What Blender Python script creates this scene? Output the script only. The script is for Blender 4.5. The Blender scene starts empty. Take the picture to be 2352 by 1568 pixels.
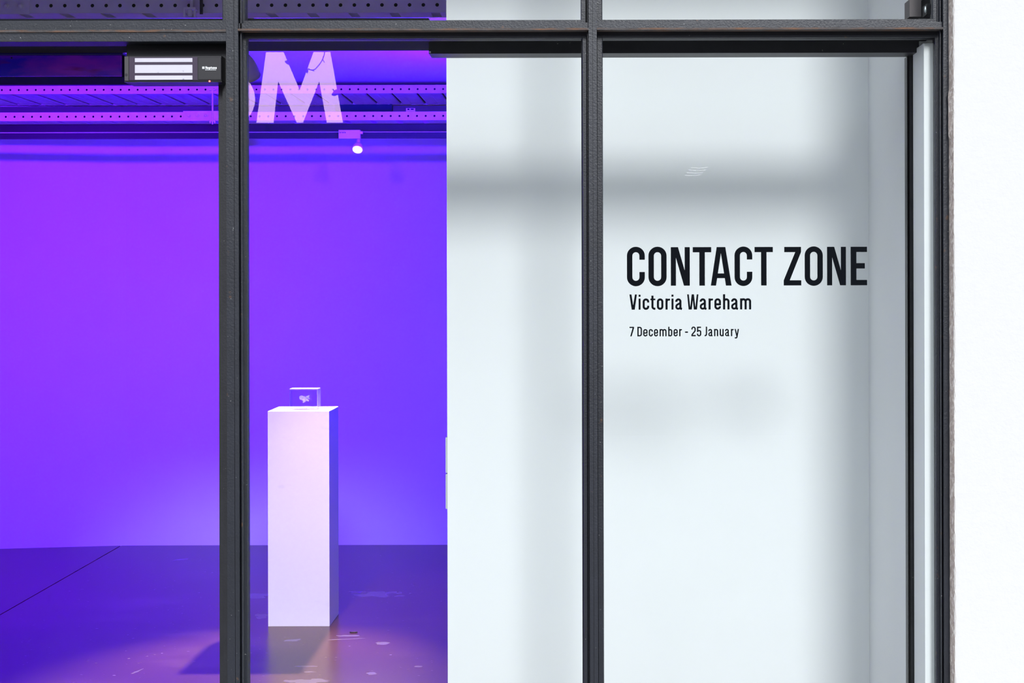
import bpy, bmesh, math, random
from mathutils import Vector, Matrix
random.seed(7)
C = bpy.context.scene.collection
SC = bpy.context.scene

# ---------------------------------------------------------------- camera
F, CX, CY, EYE = 3770.0, 1340.0, 645.0, 1.68      # focal length in px, vanishing point, eye height
def X(px, d): return (px - CX) * d / F
def Z(py, d): return EYE + (CY - py) * d / F
def floor_pt(px, py):
    d = EYE * F / (py - CY)
    return ((px - CX) * d / F, d)
cam = bpy.data.cameras.new('camera'); camo = bpy.data.objects.new('camera', cam); C.objects.link(camo)
camo.location = (0, 0, EYE)
camo.rotation_mode = 'QUATERNION'
camo.rotation_quaternion = (Matrix.Rotation(math.radians(90), 3, 'X') @ Matrix.Rotation(math.radians(-0.13), 3, 'Z')).to_quaternion()
cam.sensor_width = 36.0; cam.lens = F / 2352 * 36.0
cam.shift_x = -(CX - 1176) / 2352; cam.shift_y = -(784 - CY) / 2352
cam.clip_start = 0.05; cam.clip_end = 200
SC.camera = camo

# ---------------------------------------------------------------- world, sun, exposure
w = bpy.data.worlds.new('overcast_sky'); SC.world = w; w.use_nodes = True
bg = w.node_tree.nodes['Background']
bg.inputs[0].default_value = (0.845, 0.925, 1.0, 1); bg.inputs[1].default_value = 2.02
sun = bpy.data.lights.new('sun', 'SUN'); suno = bpy.data.objects.new('sun', sun); C.objects.link(suno)
sun.energy = 2.5; sun.angle = math.radians(12.0); sun.color = (0.97, 0.98, 1.0)
suno.rotation_mode = 'QUATERNION'
suno.rotation_quaternion = Vector((-0.150, 1.0, -0.475)).to_track_quat('-Z', 'Y')
suno.location = (3, -8, 9)
SC.view_settings.view_transform = 'Standard'; SC.view_settings.look = 'None'
SC.view_settings.gamma = 1.0; SC.view_settings.exposure = 0.0
SC.view_settings.use_curve_mapping = False

# ---------------------------------------------------------------- materials
def mat(name, col, rough=0.5, metal=0.0, spec=0.5, var=0.0, vscale=8.0, bump=0.0, bscale=60.0, emit=None, estr=0.0):
    m = bpy.data.materials.new(name); m.use_nodes = True
    nt = m.node_tree; p = nt.nodes['Principled BSDF']
    p.inputs['Base Color'].default_value = (*col, 1); p.inputs['Roughness'].default_value = rough
    p.inputs['Metallic'].default_value = metal; p.inputs['Specular IOR Level'].default_value = spec
    if emit: p.inputs['Emission Color'].default_value = (*emit, 1); p.inputs['Emission Strength'].default_value = estr
    tc = nt.nodes.new('ShaderNodeTexCoord')
    if var > 0:
        n = nt.nodes.new('ShaderNodeTexNoise'); n.inputs['Scale'].default_value = vscale; n.inputs['Detail'].default_value = 5
        nt.links.new(tc.outputs['Object'], n.inputs['Vector'])
        r = nt.nodes.new('ShaderNodeValToRGB')
        r.color_ramp.elements[0].position = 0.3; r.color_ramp.elements[1].position = 0.7
        r.color_ramp.elements[0].color = (*[c * (1 - var) for c in col], 1)
        r.color_ramp.elements[1].color = (*[min(1, c * (1 + var)) for c in col], 1)
        nt.links.new(n.outputs['Fac'], r.inputs['Fac']); nt.links.new(r.outputs['Color'], p.inputs['Base Color'])
    if bump > 0:
        n2 = nt.nodes.new('ShaderNodeTexNoise'); n2.inputs['Scale'].default_value = bscale; n2.inputs['Detail'].default_value = 4
        nt.links.new(tc.outputs['Object'], n2.inputs['Vector'])
        b = nt.nodes.new('ShaderNodeBump'); b.inputs['Strength'].default_value = bump; b.inputs['Distance'].default_value = 0.002
        nt.links.new(n2.outputs['Fac'], b.inputs['Height']); nt.links.new(b.outputs['Normal'], p.inputs['Normal'])
    return m

def overlay(m, col, scale, lo, hi, stretch=(1, 1, 1), detail=6, rough=None):
    """specks / wear / painted reflections: mix a second colour over the base where a noise passes a threshold"""
    nt = m.node_tree; p = nt.nodes['Principled BSDF']
    tc = nt.nodes.new('ShaderNodeTexCoord'); mp = nt.nodes.new('ShaderNodeMapping'); mp.inputs['Scale'].default_value = stretch
    n = nt.nodes.new('ShaderNodeTexNoise'); n.inputs['Scale'].default_value = scale; n.inputs['Detail'].default_value = detail
    nt.links.new(tc.outputs['Object'], mp.inputs['Vector']); nt.links.new(mp.outputs['Vector'], n.inputs['Vector'])
    r = nt.nodes.new('ShaderNodeMapRange'); r.inputs['From Min'].default_value = lo; r.inputs['From Max'].default_value = hi
    nt.links.new(n.outputs['Fac'], r.inputs['Value'])
    mx = nt.nodes.new('ShaderNodeMix'); mx.data_type = 'RGBA'
    bc = p.inputs['Base Color']
    if bc.is_linked: nt.links.new(bc.links[0].from_socket, mx.inputs['A'])
    else: mx.inputs['A'].default_value = bc.default_value
    mx.inputs['B'].default_value = (*col, 1)
    nt.links.new(r.outputs['Result'], mx.inputs['Factor']); nt.links.new(mx.outputs['Result'], bc)
    return m

M = {}
M['steel'] = overlay(overlay(mat('painted_steel', (0.0115, 0.013, 0.020), 0.42, 0, 0.5, 0.18, 14, 0.25, 220), (0.30, 0.30, 0.30), 160, 0.70, 0.76), (0.13, 0.06, 0.022), 38, 0.68, 0.80)
M['steel_rust'] = overlay(mat('rusty_steel_edge', (0.06, 0.052, 0.052), 0.6, 0, 0.3, 0.25, 30, 0.4, 200), (0.15, 0.066, 0.030), 18, 0.46, 0.72, (1, 6, 6))
M['steel_black'] = overlay(mat('black_steel', (0.014, 0.014, 0.018), 0.45, 0, 0.4, 0.2, 20, 0.15, 200), (0.20, 0.19, 0.18), 120, 0.74, 0.78)
M['white_wall'] = mat('white_plaster_wall', (0.86, 0.875, 0.885), 0.75, 0, 0.25, 0.012, 3)
M['ext_wall'] = mat('white_exterior_render', (0.595, 0.58, 0.57), 0.85, 0, 0.2, 0.01, 40, 0.35, 130)
M['raw_edge'] = overlay(mat('raw_render_edge', (0.40, 0.33, 0.30), 0.9, 0, 0.1, 0.2, 60, 0.8, 300), (0.66, 0.60, 0.56), 90, 0.5, 0.7)
M['white_board'] = mat('white_painted_board', (0.86, 0.87, 0.88), 0.55, 0, 0.35, 0.01, 5)
M['back_wall'] = mat('back_wall_paint', (0.80, 0.80, 0.80), 0.8, 0, 0.2, 0.015, 4)
M['ceil'] = mat('ceiling_paint', (0.82, 0.82, 0.82), 0.8, 0, 0.2, 0.02, 3)
M['galv'] = mat('galvanised_steel', (0.74, 0.72, 0.77), 0.6, 0.05, 0.5, 0.06, 25, 0.05, 100)
M['plank'] = mat('grey_deck_plank', (0.62, 0.60, 0.63), 0.6, 0.1, 0.4, 0.12, 12)
M['dark_beam'] = mat('dark_beam_paint', (0.009, 0.007, 0.012), 0.5, 0, 0.25)
M['lintel'] = mat('lintel_paint', (0.010, 0.010, 0.018), 0.8, 0, 0.1)
M['track'] = mat('track_dark', (0.014, 0.014, 0.017), 0.5, 0.0, 0.2)
M['lamp_white'] = mat('lamp_white_plastic', (0.78, 0.78, 0.78), 0.4)
M['lamp_grey'] = mat('lamp_grey_metal', (0.75, 0.72, 0.75), 0.45, 0.1, 0.5)
M['bulb'] = mat('bulb_lens', (1, 0.9, 0.7), 0.3, emit=(1.0, 0.86, 0.58), estr=1.5)
M['vinyl'] = mat('black_vinyl', (0.004, 0.005, 0.007), 0.15, 0, 0.25)
M['plinth'] = overlay(mat('plinth_white_paint', (0.86, 0.86, 0.87), 0.55, 0, 0.35, 0.012, 3), (0.70, 0.70, 0.72), 5, 0.66, 0.80, (1, 1, 3))
M['grey_plastic'] = mat('pale_grey_plastic', (0.62, 0.64, 0.66), 0.4)
M['keep'] = mat('brushed_steel_keep', (0.50, 0.53, 0.54), 0.4, 0.5)
M['lock_dark'] = mat('lock_dark_plastic', (0.012, 0.011, 0.014), 0.4)
M['lock_epoxy'] = mat('lock_epoxy', (0.035, 0.020, 0.045), 0.35)
M['lock_steel'] = overlay(mat('lock_bare_steel', (0.52, 0.49, 0.56), 0.45, 0.1, 0.5, 0.03, 30), (0.20, 0.17, 0.22), 55, 0.66, 0.74)
M['lock_cap'] = mat('lock_end_cap', (0.06, 0.055, 0.06), 0.4, 0.3)
M['logo'] = mat('white_print', (0.75, 0.76, 0.78), 0.5)
M['led'] = mat('red_led', (0.9, 0.1, 0.08), 0.3, emit=(1.0, 0.06, 0.05), estr=9.0)
M['silver'] = mat('silver_metal', (0.55, 0.60, 0.62), 0.3, 0.6)
M['bracket'] = mat('mauve_grey_block', (0.13, 0.11, 0.115), 0.6)
M['asphalt'] = mat('asphalt', (0.06, 0.06, 0.063), 0.85, 0, 0.2, 0.2, 12)
M['paving'] = mat('pale_paving', (0.42, 0.42, 0.41), 0.85, 0, 0.2, 0.1, 5)
M['brick_dark'] = mat('dark_painted_wall', (0.045, 0.042, 0.045), 0.8, 0, 0.2, 0.2, 6)
M['ivy'] = mat('ivy_leaf', (0.05, 0.07, 0.045), 0.5)
M['scrap'] = mat('dark_scrap', (0.03, 0.015, 0.02), 0.6)
M['sticker'] = mat('white_sticker', (0.75, 0.75, 0.78), 0.5)
M['box_dark'] = mat('junction_box_dark', (0.006, 0.006, 0.035), 0.9, 0, 0.05)
M['liner'] = mat('beam_inside_dark', (0.012, 0.012, 0.015), 0.8, 0, 0.1)
M['ledger'] = mat('ledger_paint', (0.09, 0.085, 0.095), 0.6, 0, 0.3)

# sign letters: pinkish white lit face, a little pinker towards the ends of the strokes
m = bpy.data.materials.new('lit_sign_face'); m.use_nodes = True; M['sign'] = m
p = m.node_tree.nodes['Principled BSDF']; p.inputs['Base Color'].default_value = (0.8, 0.7, 0.8, 1)
p.inputs['Emission Color'].default_value = (1.0, 0.62, 0.92, 1); p.inputs['Emission Strength'].default_value = 8.0

# glossy dark housing over the door, violet and blue room reflections painted in
m = mat('housing_painted_reflection', (0.03, 0.008, 0.75), 0.18, 0, 0.5); M['housing'] = m
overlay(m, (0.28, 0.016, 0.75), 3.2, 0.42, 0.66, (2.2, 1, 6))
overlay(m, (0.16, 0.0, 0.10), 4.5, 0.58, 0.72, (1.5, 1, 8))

# window glass: clear pane, mirror reflection that grows towards grazing angles
def make_glass(name, f0=0.042):
    m = bpy.data.materials.new(name); m.use_nodes = True; nt = m.node_tree; nt.nodes.clear()
    o = nt.nodes.new('ShaderNodeOutputMaterial'); mx = nt.nodes.new('ShaderNodeMixShader')
    t = nt.nodes.new('ShaderNodeBsdfTransparent'); t.inputs[0].default_value = (0.975, 0.985, 0.98, 1)
    g = nt.nodes.new('ShaderNodeBsdfGlossy'); g.inputs['Roughness'].default_value = 0.0
    lw = nt.nodes.new('ShaderNodeLayerWeight'); lw.inputs['Blend'].default_value = 0.5
    pw = nt.nodes.new('ShaderNodeMath'); pw.operation = 'POWER'; pw.inputs[1].default_value = 5
    ma = nt.nodes.new('ShaderNodeMath'); ma.operation = 'MULTIPLY_ADD'; ma.inputs[1].default_value = 1 - f0; ma.inputs[2].default_value = f0
    nt.links.new(lw.outputs['Facing'], pw.inputs[0]); nt.links.new(pw.outputs[0], ma.inputs[0])
    nt.links.new(ma.outputs[0], mx.inputs['Fac']); nt.links.new(t.outputs[0], mx.inputs[1]); nt.links.new(g.outputs[0], mx.inputs[2])
    nt.links.new(mx.outputs[0], o.inputs['Surface'])
    return m
M['glass'] = make_glass('window_glass')
M['crystal'] = make_glass('crystal', 0.06)
def frosted(name, col, a):
    m = mat(name, col, 0.5); nt = m.node_tree; p = nt.nodes['Principled BSDF']; p.inputs['Alpha'].default_value = a
    return m
M['edge_reflection'] = frosted('painted_crystal_glint', (0.62, 0.56, 0.68), 0.55)
M['edge_reflection_dark'] = frosted('painted_crystal_dark_edge', (0.22, 0.12, 0.55), 0.45)
M['engrave'] = frosted('engraved_white', (0.66, 0.62, 0.74), 0.85)

# polished dark concrete floor with paint flecks and scratches
def floor_material():
    m = mat('polished_concrete', (0.098, 0.040, 0.030), 0.30, 0, 0.22, 0.06, 1.2)
    nt = m.node_tree; p = nt.nodes['Principled BSDF']
    overlay(m, (0.15, 0.075, 0.065), 2.5, 0.5, 0.85, (0.6, 1.6, 1), 3)
    overlay(m, (0.34, 0.30, 0.34), 42, 0.75, 0.80, (1, 1.6, 1), 1)
    tc = nt.nodes.new('ShaderNodeTexCoord')
    nz = nt.nodes.new('ShaderNodeTexNoise'); nz.inputs['Scale'].default_value = 14; nz.inputs['Detail'].default_value = 5
    nt.links.new(tc.outputs['Object'], nz.inputs['Vector'])
    # paint flecks with places of their own: (x, y, length, width, angle)
    flecks = []
    for (px, py, L, W, a) in [(666, 1468, .085, .035, 20), (803, 1458, .17, .02, 4), (793, 1466, .20, .010, 12), (879, 1475, .07, .04, 25),
                              (700, 1562, .26, .05, 4), (866, 1363, .40, .10, 2), (957, 1529, .05, .025, 10), (850, 1545, .05, .03, 20),
                              (703, 1528, .09, .012, 0), (711, 1541, .06, .012, 0), (315, 1538, .11, .012, 75), (408, 1283, .11, .02, 40),
                              (594, 1366, .20, .10, -40), (600, 1412, .16, .07, 0)]:
        x, y = floor_pt(px, py); flecks.append((x, y, L, W, math.radians(a), 0.35 if py in (1366, 1412, 1363) else 0.8))
    for (x, y, L, W, a, k) in flecks:
        mp = nt.nodes.new('ShaderNodeMapping'); mp.vector_type = 'TEXTURE'
        mp.inputs['Location'].default_value = (x, y, 0); mp.inputs['Rotation'].default_value = (0, 0, a); mp.inputs['Scale'].default_value = (L * .5, W * .9, 1)
        nt.links.new(tc.outputs['Object'], mp.inputs['Vector'])
        ln = nt.nodes.new('ShaderNodeVectorMath'); ln.operation = 'LENGTH'; nt.links.new(mp.outputs['Vector'], ln.inputs[0])
        ad = nt.nodes.new('ShaderNodeMath'); ad.operation = 'MULTIPLY_ADD'; ad.inputs[1].default_value = 3.0
        nt.links.new(nz.outputs['Fac'], ad.inputs[0]); nt.links.new(ln.outputs['Value'], ad.inputs[2])
        mr = nt.nodes.new('ShaderNodeMapRange'); mr.inputs['From Min'].default_value = 2.35; mr.inputs['From Max'].default_value = 2.15
        mr.inputs['To Max'].default_value = k
        nt.links.new(ad.outputs[0], mr.inputs['Value'])
        mx = nt.nodes.new('ShaderNodeMix'); mx.data_type = 'RGBA'; mx.inputs['B'].default_value = (0.24, 0.20, 0.24, 1)
        nt.links.new(p.inputs['Base Color'].links[0].from_socket, mx.inputs['A'])
        nt.links.new(mr.outputs['Result'], mx.inputs['Factor']); nt.links.new(mx.outputs['Result'], p.inputs['Base Color'])
    rr = nt.nodes.new('ShaderNodeMapRange'); rr.inputs['To Min'].default_value = 0.27; rr.inputs['To Max'].default_value = 0.275
    nt.links.new(nz.outputs['Fac'], rr.inputs['Value']); nt.links.new(rr.outputs['Result'], p.inputs['Roughness'])
    return m
M['floor'] = floor_material()

# ---------------------------------------------------------------- mesh helpers
def link(o, parent=None):
    C.objects.link(o)
    if parent: o.parent = parent
    return o
def obj(name, bm, material, parent=None, smooth=False):
    me = bpy.data.meshes.new(name); bmesh.ops.recalc_face_normals(bm, faces=bm.faces); bm.to_mesh(me); bm.free()
    me.materials.append(M[material] if isinstance(material, str) else material)
    if smooth:
        for f in me.polygons: f.use_smooth = True
    return link(bpy.data.objects.new(name, me), parent)
def box(bm, x0, x1, y0, y1, z0, z1):
    v = [bm.verts.new(c) for c in ((x0,y0,z0),(x1,y0,z0),(x1,y1,z0),(x0,y1,z0),(x0,y0,z1),(x1,y0,z1),(x1,y1,z1),(x0,y1,z1))]
    for f in ((0,1,2,3),(4,5,6,7),(0,1,5,4),(1,2,6,5),(2,3,7,6),(3,0,4,7)): bm.faces.new([v[i] for i in f])
    return bm
def boxes(*bs, bevel=0.0, seg=2):
    bm = bmesh.new()
    for b in bs: box(bm, *b)
    if bevel: bmesh.ops.bevel(bm, geom=bm.edges[:], offset=bevel, segments=seg, affect='EDGES', profile=0.6)
    return bm
def lathe(profile, n=24, axis=(0, 0, 1), origin=(0, 0, 0)):
    """profile: (radius, height) along axis"""
    bm = bmesh.new(); q = Vector((0, 0, 1)).rotation_difference(Vector(axis).normalized()); rings = []
    for r, h in profile:
        rings.append([bm.verts.new(q @ Vector((r * math.cos(2*math.pi*i/n), r * math.sin(2*math.pi*i/n), h)) + Vector(origin)) for i in range(n)])
    for a, b in zip(rings, rings[1:]):
        for i in range(n): bm.faces.new((a[i], a[(i+1) % n], b[(i+1) % n], b[i]))
    bm.faces.new(rings[0]); bm.faces.new(rings[-1][::-1])
    return bm
def tube(bm, a, b, r, n=8):
    a, b = Vector(a), Vector(b); q = Vector((0, 0, 1)).rotation_difference((b - a).normalized())
    ra = [bm.verts.new(q @ Vector((r*math.cos(2*math.pi*i/n), r*math.sin(2*math.pi*i/n), 0)) + a) for i in range(n)]
    rb = [bm.verts.new(v.co + (b - a)) for v in ra]
    for i in range(n): bm.faces.new((ra[i], ra[(i+1) % n], rb[(i+1) % n], rb[i]))
    bm.faces.new(ra); bm.faces.new(rb[::-1])
    return bm
def prism(bm, poly, y0, y1):
    """poly in (x, z), extruded in y"""
    a = [bm.verts.new((x, y0, z)) for x, z in poly]; b = [bm.verts.new((x, y1, z)) for x, z in poly]
    bm.faces.new(a); bm.faces.new(b[::-1]); n = len(poly)
    for i in range(n): bm.faces.new((a[i], a[(i+1) % n], b[(i+1) % n], b[i]))
    return bm
def tag(o, label, cat, group=None, kind=None):
    o['label'] = label; o['category'] = cat
    if group: o['group'] = group
    if kind: o['kind'] = kind
    return o
def struct(o, label, cat): return tag(o, label, cat, kind='structure')
def empty(name, loc=(0, 0, 0)):
    e = bpy.data.objects.new(name, None); e.empty_display_size = 0.05; C.objects.link(e); e.location = loc
    return e
def adopt(root):
    """children were modelled in world coordinates: keep them there"""
    mi = Matrix.Translation(root.location).inverted()
    for ch in root.children: ch.matrix_parent_inverse = mi
    return root

# ---------------------------------------------------------------- key distances (metres from the camera plane)
DFL, DBD, DGL = 3.970, 4.005, 4.016        # steel flange front, glazing bead front, glass front
DPA, DBK = 4.86, 10.47                     # white partition, back wall
CEIL = 2.86
ZT = 2.92                                  # top of the top lights

# ---------------------------------------------------------------- street side
st = obj('street_ground', boxes((-16, 16, -12, 3.96, -0.12, -0.02)), 'asphalt'); struct(st, 'grey paved street in front of the gallery window', 'street')
pv = obj('bounce_pavement', boxes((-16, 16, 1.2, 3.93, -0.02, -0.005)), 'paving'); struct(pv, 'unseen pale paving added to bounce daylight into the window', 'bounce_pavement')  # added out of view as a reflector, lifts light in the window bay
ob = obj('wall_opposite', boxes((-16, 16, -10.4, -10, -0.02, 5.0)), 'brick_dark'); struct(ob, 'dark building wall across the street carrying the lit sign', 'wall')
wr = obj('wall_right', boxes((0.8866, 7.0, 3.928, 4.30, -0.02, 5.2)), 'ext_wall'); struct(wr, 'white rendered exterior wall to the right of the window', 'wall')
# ragged bare edge of the render
bm = bmesh.new(); prev = None; N = 260
for i in range(N + 1):
    z = 0.0 + 3.2 * i / N
    j = random.uniform(-.0016, .0016) + .0012 * math.sin(z * 9)
    k = random.uniform(-.0012, .0006) - (.0045 if 2.02 < z < 2.14 else 0)
    ring = [bm.verts.new(c) for c in ((0.8846 + k * .3, DFL - .001, z), (0.8852 + k, 3.955, z), (0.8852 + j * .4, 3.935, z), (0.8872 + j, 3.9265, z), (0.8895, 3.940, z))]
    if prev:
        for a in range(4): bm.faces.new((prev[a], prev[a+1], ring[a+1], ring[a]))
    prev = ring
obj('bare_render_edge', bm, 'raw_edge', wr)
wl = obj('wall_left', boxes((-9.0, -1.78, 3.928, 4.30, -0.02, 5.2)), 'ext_wall'); struct(wl, 'white exterior wall to the left of the doorway', 'wall')
wu = obj('wall_upper', boxes((-1.78, 0.8866, 3.94, 4.30, ZT + .03, 5.2)), 'ext_wall'); struct(wu, 'white exterior wall above the steel window', 'wall')

# ---------------------------------------------------------------- steel frame
JX = X(2180, DFL)                                                        # right edge of the frame
t1 = obj('trim_1', boxes((X(520.5, DFL), X(538, DFL), DFL, 4.05, 0, ZT + .03), (X(539, DFL), X(548, DFL), DFL, 4.05, 0, ZT + .03),
                         (X(530, DFL), X(546, DFL), DFL + .004, 4.05, 0, ZT + .03), (X(551, DFL), X(553.5, DFL), DFL + .012, 4.05, 0, ZT + .03)), 'steel')
struct(t1, 'dark steel mullion between the open doorway and the window', 'mullion')
t2 = obj('trim_2', boxes((X(1353, DFL), X(1362, DFL), DFL, 4.05, 0, ZT + .03), (X(1363, DFL), X(1372, DFL), DFL, 4.05, 0, ZT + .03),
                         (X(1354, DFL), X(1371, DFL), DFL + .003, 4.05, 0, ZT + .03), (X(1350, DFL), X(1351.5, DFL), DFL + .016, 4.05, 0, ZT + .03)), 'steel')
struct(t2, 'dark steel mullion between the two large window panes', 'mullion')
t3 = obj('trim_3', boxes((X(2168, DFL), JX, DFL, 4.05, 0, ZT + .03), (X(2163.5, DFL), X(2165, DFL), DFL + .014, 4.05, 0, ZT + .03), (X(2160, DFL), X(2168, DFL), 4.0, 4.05, 0, ZT + .03)), 'steel')
struct(t3, 'dark steel jamb at the right end of the window', 'jamb')
for p_, a_, b_ in ((t1, 512, 567), (t2, 1336, 1384.5), (t3, 2150, 2178)):
    obj('rebate', boxes((X(a_, 4.03), X(b_, 4.03), 4.03, 4.049, 0, ZT + .03)), 'steel_black', p_)
# transom with a rusty drip lip
xa, xb, xc = X(548, DFL), X(1353, DFL), X(1372, DFL); xd = X(2168, DFL)
zl0, zl1 = Z(68.5, 3.968), Z(64, 3.968)
tr = obj('trim_4', boxes((xa, xd, DFL + .012, 4.06, zl1 - .002, Z(50, DFL))), 'steel'); struct(tr, 'dark steel transom above the two large window panes', 'transom')
for a, b in ((xa, xb), (xc, xd)):
    obj('drip_lip', boxes((a, b, 3.968, 4.03, zl0, zl1)), 'steel_rust', tr)
    obj('recess', boxes((a, b, 4.002, 4.05, Z(80.5, 4.002), zl0 + .001)), 'steel_black', tr)
hx0, hx1 = -1.78, X(520.5, DFL)
dr = empty('door_1', (-1.3, DFL, 0)); struct(dr, 'dark steel frame of the open doorway at left', 'door')
hd = obj('head', boxes((hx0, hx1, DFL, 4.05, Z(93, DFL), Z(75.5, DFL)), (hx0, hx1, DFL + .002, 4.05, Z(76, DFL), Z(62, DFL)), (hx0, hx1, DFL + .008, 4.05, Z(64, DFL), Z(48, DFL)), bevel=.0008, seg=1), 'steel', dr)
obj('rust_strip', boxes((hx0, hx1, DFL - .0015, DFL + .006, Z(71.5, DFL), Z(66, DFL))), 'steel_rust', hd)
obj('head_soffit', boxes((hx0, hx1, 4.05, 4.165, Z(93, DFL), Z(60, 4.1))), 'liner', dr)
obj('inner_jamb', boxes((X(512.5, 4.10), X(530, 4.10), 4.052, 4.12, 0, Z(93, DFL))), 'steel_black', dr)
obj('outer_jamb', boxes((hx0, hx0 + .05, DFL, 4.05, 0, Z(93, DFL))), 'steel', dr)
# lock keep on the inner jamb (two rounded tongues)
for y0, y1 in ((1131, 1186), (1188, 1240)):
    obj('lock_keep', boxes((X(519.2, 4.045), X(524, 4.045), 4.036, 4.0515, Z(y1, 4.045), Z(y0, 4.045)), bevel=.002), 'keep', dr)
adopt(dr)

# windows: pane + four glazing beads each
def window(n, label, px0, px1, bl, brr, z0, z1, bt, bb, bead='steel', tilt=True):
    """px0..px1 clear glass in px at bead depth; bl/brr side bead widths in px; z0..z1 clear opening; bt/bb top and bottom bead heights (m)"""
    wdw = empty('window_%d' % n, ((X(px0, DBD) + X(px1, DBD)) / 2, DGL, z0)); struct(wdw, label, 'window')
    x0, x1 = X(px0, DBD), X(px1, DBD); l, r = bl / F * DBD, brr / F * DBD
    def sl(b): return b
    obj('pane', boxes((x0 - .006, x1 + .006, DGL, DGL + .006, z0 - .006, z1 + .006)), 'glass', wdw)
    for b in ((x0 - l, x0, z0 - bb, z1 + bt), (x1, x1 + r, z0 - bb, z1 + bt)):
        bm = bmesh.new()
        left = b[1] == x0
        xo, xi = (b[0], b[1]) if left else (b[1], b[0])
        # bevelled glazing bead: front face, small chamfer towards the glass
        s = 1 if left else -1
        poly = [(xo, 4.05), (xo, DBD), (xi - s * .002, DBD), (xi, DBD + .004), (xi, DGL - .0005), (xi - s * .004, DGL - .0005), (xi - s * .004, 4.05)]
        lo = [bm.verts.new((x, y, b[2])) for x, y in poly]; hi = [bm.verts.new((x, y, b[3])) for x, y in poly]
        bm.faces.new(lo); bm.faces.new(hi[::-1])
        for i in range(len(poly)): bm.faces.new((lo[i], lo[(i+1) % len(poly)], hi[(i+1) % len(poly)], hi[i]))
        obj('glazing_bead', bm, bead, wdw)
    obj('glazing_bead', boxes((x0 - l, x1 + r, DBD + .0005, DGL - .0005, z1, z1 + bt), (x0 - l, x1 + r, DGL + .0065, 4.05, z1, z1 + bt)), bead, wdw)
    obj('glazing_bead', boxes((x0 - l, x1 + r, DBD + .0005, DGL - .0005, z0 - bb, z0), (x0 - l, x1 + r, DGL + .0065, 4.05, z0 - bb, z0)), bead, wdw)
    return adopt(wdw)
zb, zt = 0.16, Z(87.5, DBD)
window(1, 'large window pane left of the lettering, violet gallery behind', 568, 1338, 12, 10, zb, zt, .0075, .08)
w2 = window(2, 'large window pane carrying the black lettering', 1385.5, 2148.5, 12.5, 12, zb, zt, .0075, .08)
bm = bmesh.new()
for k, (xa_, xb_, y_) in enumerate(((1588, 1606, 385.5), (1583, 1600, 391), (1578, 1597, 397), (1574, 1592, 403), (1608, 1627, 387), (1603, 1622, 393), (1598, 1615, 399), (1595, 1610, 404))):
    prism(bm, [(X(xa_, DGL), Z(y_, DGL)), (X(xb_, DGL), Z(y_ + (1.5 if k < 4 else -2), DGL)), (X(xb_, DGL), Z(y_ - 1 + (1.5 if k < 4 else -2), DGL)), (X(xa_, DGL), Z(y_ - 1, DGL))], DGL - .0002, DGL - .00005)
o = obj('scuff_mark', bm, frosted('glass_scuff', (0.8, 0.8, 0.82), 0.3), w2); o.matrix_parent_inverse = Matrix.Translation(w2.location).inverted()
zu = Z(45.5, DBD)
window(3, 'top light above the open doorway', -320, 512, 10, 12, zu + .001, ZT, .03, .012)
window(4, 'top light above the pane left of the lettering', 564, 1335, 12, 11, zu, ZT, .03, .018)
window(5, 'top light above the lettered pane', 1385, 2143, 13, 16, zu, ZT, .03, .018)
bs = obj('trim_5', boxes((X(548, DFL), JX, DFL, 4.05, 0, .10)), 'steel'); struct(bs, 'dark steel sill rail under the large panes', 'sill')

# inner steel behind the glass
rz = Z(88, 4.06)
ra = obj('trim_6', boxes((X(552, 4.05), .862, 4.052, 4.13, rz + .001, Z(52, 4.06))), 'liner'); struct(ra, 'black steel rail behind the transom', 'rail')
rb = obj('trim_7', boxes((X(986, 4.131), .846, 4.1305, 4.212, Z(122.5, 4.131), Z(50, 4.131))), 'steel_black'); struct(rb, 'dark steel shutter rail behind the top of the panes', 'rail')
obj('screw_hole', lathe([(.0026, 0), (.0026, .0012)], 10, (0, -1, 0), (X(990.5, 4.15), 4.1305, Z(119, 4.131))), 'silver', rb)
ln = obj('trim_8', boxes((-1.9, -.388, 4.1305, 4.285, rz + .002, Z(40.5, 4.1305))), 'lintel'); struct(ln, 'painted lintel beam behind the window head', 'lintel')
vp = obj('trim_9', boxes((.8285, .875, 4.190, 4.196, 0, Z(119, 4.19)), (.8285, .8335, 4.19, 4.228, 0, Z(131, 4.19))), 'steel_black'); struct(vp, 'black steel upright behind the white board at the right', 'upright')
wb = obj('trim_10', boxes((.8400, .878, 4.045, 4.178, 0, Z(100.5, 4.045)), bevel=.0012), 'white_board'); struct(wb, 'white painted board standing behind the right jamb', 'board')

# ---------------------------------------------------------------- room shell
fl = empty('floor', (-2, 7, 0)); struct(fl, 'dark polished concrete gallery floor', 'floor')
JO = -2.952
obj('slab', boxes((JO + .0035, 2.62, 3.96, 10.62, -.12, 0)), 'floor', fl); obj('slab', boxes((-6.2, JO - .0035, 3.96, 10.62, -.12, 0)), 'floor', fl)
obj('joint_bed', boxes((JO - .0034, JO + .0034, 3.96, 10.62, -.12, -.008)), 'dark_beam', fl)
adopt(fl)
bm = bmesh.new()
prism(bm, [(0, 0), (1, 0)], 0, 1) if False else None
kx = X(290, DBK)
pts = [(-6.2, 9.93), (kx - .10, DBK - .012), (kx, DBK), (2.62, DBK), (2.62, DBK + .15), (-6.2, DBK + .15)]
pts[0] = (-6.2, DBK - .13 / .81 * (kx + 6.2) * 1.0)
lo = [bm.verts.new((x, y, -.1)) for x, y in pts]; hi = [bm.verts.new((x, y, CEIL + .05)) for x, y in pts]
bm.faces.new(lo); bm.faces.new(hi[::-1])
for i in range(len(pts)): bm.faces.new((lo[i], lo[(i+1) % 6], hi[(i+1) % 6], hi[i]))
wbk = obj('wall_back', bm, 'back_wall'); struct(wbk, 'white back wall washed in violet light', 'wall')
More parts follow.
